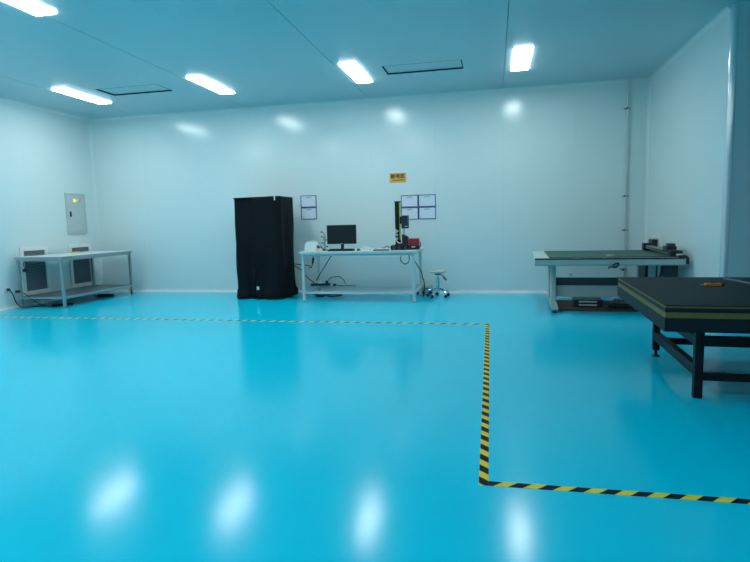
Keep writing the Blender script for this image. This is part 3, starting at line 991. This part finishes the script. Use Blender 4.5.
obj('motor', B(gx - 0.03, gx + 0.06, 0.28, 0.42, PH + 0.135, PH + 0.165, 0.01), DARKGREY, cr)
obj('tool_holder', B(gx + 0.01, gx + 0.085, 0.035, 0.049, PH + 0.018, PH + 0.045, 0.004), WHITE, cr)

t2 = thing('cream_block', 'small cream block lying on the green mat of the plotter', 'block', (1.545, 7.87, PH + 0.0045), 0.1)
obj('block', B(-0.05, 0.05, -0.02, 0.02, 0.0, 0.028, 0.005), mat('cream_plastic', (0.80, 0.72, 0.45), 0.5, var=0.03), t2)
obj('sleeve', B(0.01, 0.045, -0.021, 0.021, 0.0, 0.0295, 0.004), GREYW, t2)
t2 = thing('hanging_clip', 'black looped cable clip hanging on the plotter front beam', 'clip', (1.565, 7.645, 0.66))
bm = bmesh.new()
pts = []
for i in range(13):
    a = 2 * PI * i / 12
    u, v = 0.042 * math.cos(a), 0.02 * math.sin(a)
    pts.append((u * 0.9 - v * 0.35, -0.012, v + u * 0.42 - 0.005))
tube(bm, pts, 0.011, 8, 2)
obj('loop', bm, BLACK, t2, smooth=True)
obj('tail', tube(bmesh.new(), [(-0.04, -0.012, -0.02), (-0.08, -0.012, -0.03), (-0.085, -0.01, -0.045)], 0.010), BLACK, t2, smooth=True)
obj('grip', B(-0.02, 0.02, -0.022, -0.002, -0.038, -0.012, 0.004), DARKGREY, t2)

# under the plotter
t = thing('brown_board', 'flat brown board on the floor under the plotter', 'board', (1.52, 8.30, 0.0), -0.03)
for i in range(3):
    obj('plank', B(-0.62 + 0.0, 0.55, -0.42 + 0.28 * i, -0.145 + 0.28 * i, 0.0, 0.035, 0.004), BROWN, t)
t = thing('control_box', 'low black control box with grey slots on the brown board under the plotter', 'control box', (1.31, 8.18, 0.035), -0.05)
obj('case', B(-0.19, 0.19, -0.15, 0.15, 0.0, 0.105, 0.008), BLACK, t)
for z in (0.022, 0.068):
    obj('slot_cover', B(-0.13, 0.11, -0.156, -0.15, z, z + 0.022, 0.002), DECK, t)
t = thing('adapter_box', 'small dark grey box beside the black control box under the plotter', 'box', (1.76, 8.12, 0.035), 0.1)
obj('case', B(-0.09, 0.09, -0.08, 0.08, 0.0, 0.10, 0.006), DARKGREY, t)
obj('cover', B(-0.075, 0.075, -0.084, -0.08, 0.012, 0.088, 0.002), mat('mid_grey_plastic', (0.14, 0.17, 0.18), 0.5, var=0.05), t)
t = thing('cable_tangle', 'thick tangle of black cables on the floor under the plotter', 'cable', (1.74, 7.88, 0.0))
random.seed(11)
for k in range(4):
    pts = [(random.uniform(-0.25, 0.25), random.uniform(-0.06, 0.08), random.uniform(0.05, 0.11)) for _ in range(9)]
    pts[0] = (pts[0][0], pts[0][1], 0.05)
    obj('cord', tube(bmesh.new(), pts, 0.011, 6, 5), RUBBER, t, smooth=True)

# plug in the right wall socket
t = thing('wall_plug', 'black plug in the white socket behind the plotter gantry', 'plug', (X, 9.20, 0.80))
obj('body', B(-0.10, -0.027, -0.12, 0.12, 0.0, 0.125, 0.01), BLACK, t)
obj('cable', tube(bmesh.new(), [(-0.06, -0.06, 0.01), (-0.05, -0.08, -0.1), (-0.03, -0.10, -0.3), (-0.03, -0.1, -0.5)], 0.010), RUBBER, t, smooth=True)

# ------------------------------------------------------------------ dark layered table on the right
BR = math.radians(-2.4)
t = thing('layered_table', 'dark heavy table with olive striped layered top and black steel legs', 'table', (1.12, 3.93, 0), BR)
BW, BD, BH = 1.42, 1.80, 0.70


def slab(z0, z1, inset, m, name, wob=0.0, seed=0):
    """one board of the stack, its edges slightly uneven"""
    bm = bmesh.new()
    n = 22
    per = []
    for i in range(n):
        per.append((inset + (BW - 2 * inset) * i / n, inset))
    for i in range(n):
        per.append((BW - inset, inset + (BD - 2 * inset) * i / n))
    for i in range(n):
        per.append((BW - inset - (BW - 2 * inset) * i / n, BD - inset))
    for i in range(n):
        per.append((inset, BD - inset - (BD - 2 * inset) * i / n))
    out = []
    for i, (a, b) in enumerate(per):
        k = wob * noise.noise(Vector((a * 9 + seed, b * 9, seed)))
        out.append((a + k * (1 if a > BW / 2 else -1) * (1 if i % n else 0), b + k * (1 if b > BD / 2 else -1) * (1 if i % n else 0)))
    prism(bm, out, z0, z1, 'Z')
    return obj(name, bm, m, t)


slab(0.694, 0.700, 0.0, TOPMAT, 'top_sheet', 0.001, 1)
o = slab(0.680, 0.694, 0.003, OLIVE, 'foam_layer', 0.003, 2)
o['label'] = 'thin olive yellow layer'
slab(0.652, 0.680, 0.0, SLATE, 'slate_layer', 0.002, 3)
o = slab(0.613, 0.652, 0.003, OLIVE, 'foam_layer', 0.003, 4)
o['label'] = 'thick olive yellow layer'
slab(0.520, 0.613, 0.0, SLATE, 'base_board', 0.002, 5)
# steel frame
lx0, lx1, ly0, ly1 = 0.285, BW - 0.30, 0.26, 1.47
LS = 0.028
for ax in (lx0, lx1):
    for ay in (ly0, ly1):
        lg = obj('leg', B(ax - LS, ax + LS, ay - LS, ay + LS, 0.0 if ay == ly0 else 0.06, 0.49, 0.004), DARKM, t)
        if ay == ly1:
            obj('levelling_foot', lathe(bmesh.new(), [(0.036, 0.0), (0.036, 0.01), (0.014, 0.022), (0.014, 0.06)], 14, (ax, ay, 0)), BLACK, lg, smooth=True)
        else:
            obj('levelling_foot', lathe(bmesh.new(), [(0.030, 0.0), (0.030, 0.004)], 14, (ax, ay, 0)), BLACK, lg, smooth=True)
        obj('pad', lathe(bmesh.new(), [(0.032, 0.49), (0.032, 0.52)], 14, (ax, ay, 0)), BLACK, lg, smooth=True)
for ay in (ly0, ly1):
    obj('upper_rail', B(lx0 + LS, lx1 - LS, ay - 0.025, ay + 0.025, 0.375, 0.445, 0.003), DARKM, t)
    obj('lower_rail', B(lx0 + LS, lx1 - LS, ay - 0.025, ay + 0.025, 0.13 if ay == ly0 else 0.12, 0.178 if ay == ly0 else 0.175, 0.003), DARKM, t)
for ax in (lx0, lx1):
    obj('upper_rail', B(ax - 0.025, ax + 0.025, ly0 + LS, ly1 - LS, 0.375, 0.445, 0.003), DARKM, t)
    obj('lower_rail', B(ax - 0.025, ax + 0.025, ly0 + LS, ly1 - LS, 0.155, 0.235, 0.003), DARKM, t)

# on the layered table
t = thing('utility_knife', 'orange utility knife with dark tip lying on the dark table', 'knife', (1.79, 5.02, 0.70), -0.03)
obj('handle', B(-0.06, 0.06, -0.02, 0.02, 0.0, 0.022, 0.005), ORANGE, t)
obj('blade', B(-0.095, -0.06, -0.009, 0.009, 0.005, 0.008), STEEL, t)
obj('end_cap', B(0.06, 0.075, -0.02, 0.02, 0.0, 0.022, 0.004), BLACK, t)
obj('slider', B(-0.02, 0.02, -0.008, 0.008, 0.022, 0.027, 0.002), BLACK, t)
t = thing('steel_ruler', 'long grey steel ruler lying across the dark table', 'ruler', (2.09, 5.55, 0.70), math.radians(-84))
obj('blade', B(0.0, 0.85, -0.03, 0.03, 0.0, 0.003), mat('dull_steel', (0.22, 0.25, 0.27), 0.5, metal=0.2, var=0.05), t)
obj('hang_tab', B(-0.025, 0.0, -0.018, 0.018, 0.0, 0.0025), mat('dull_steel', (0.3, 0.3, 0.3)), t)
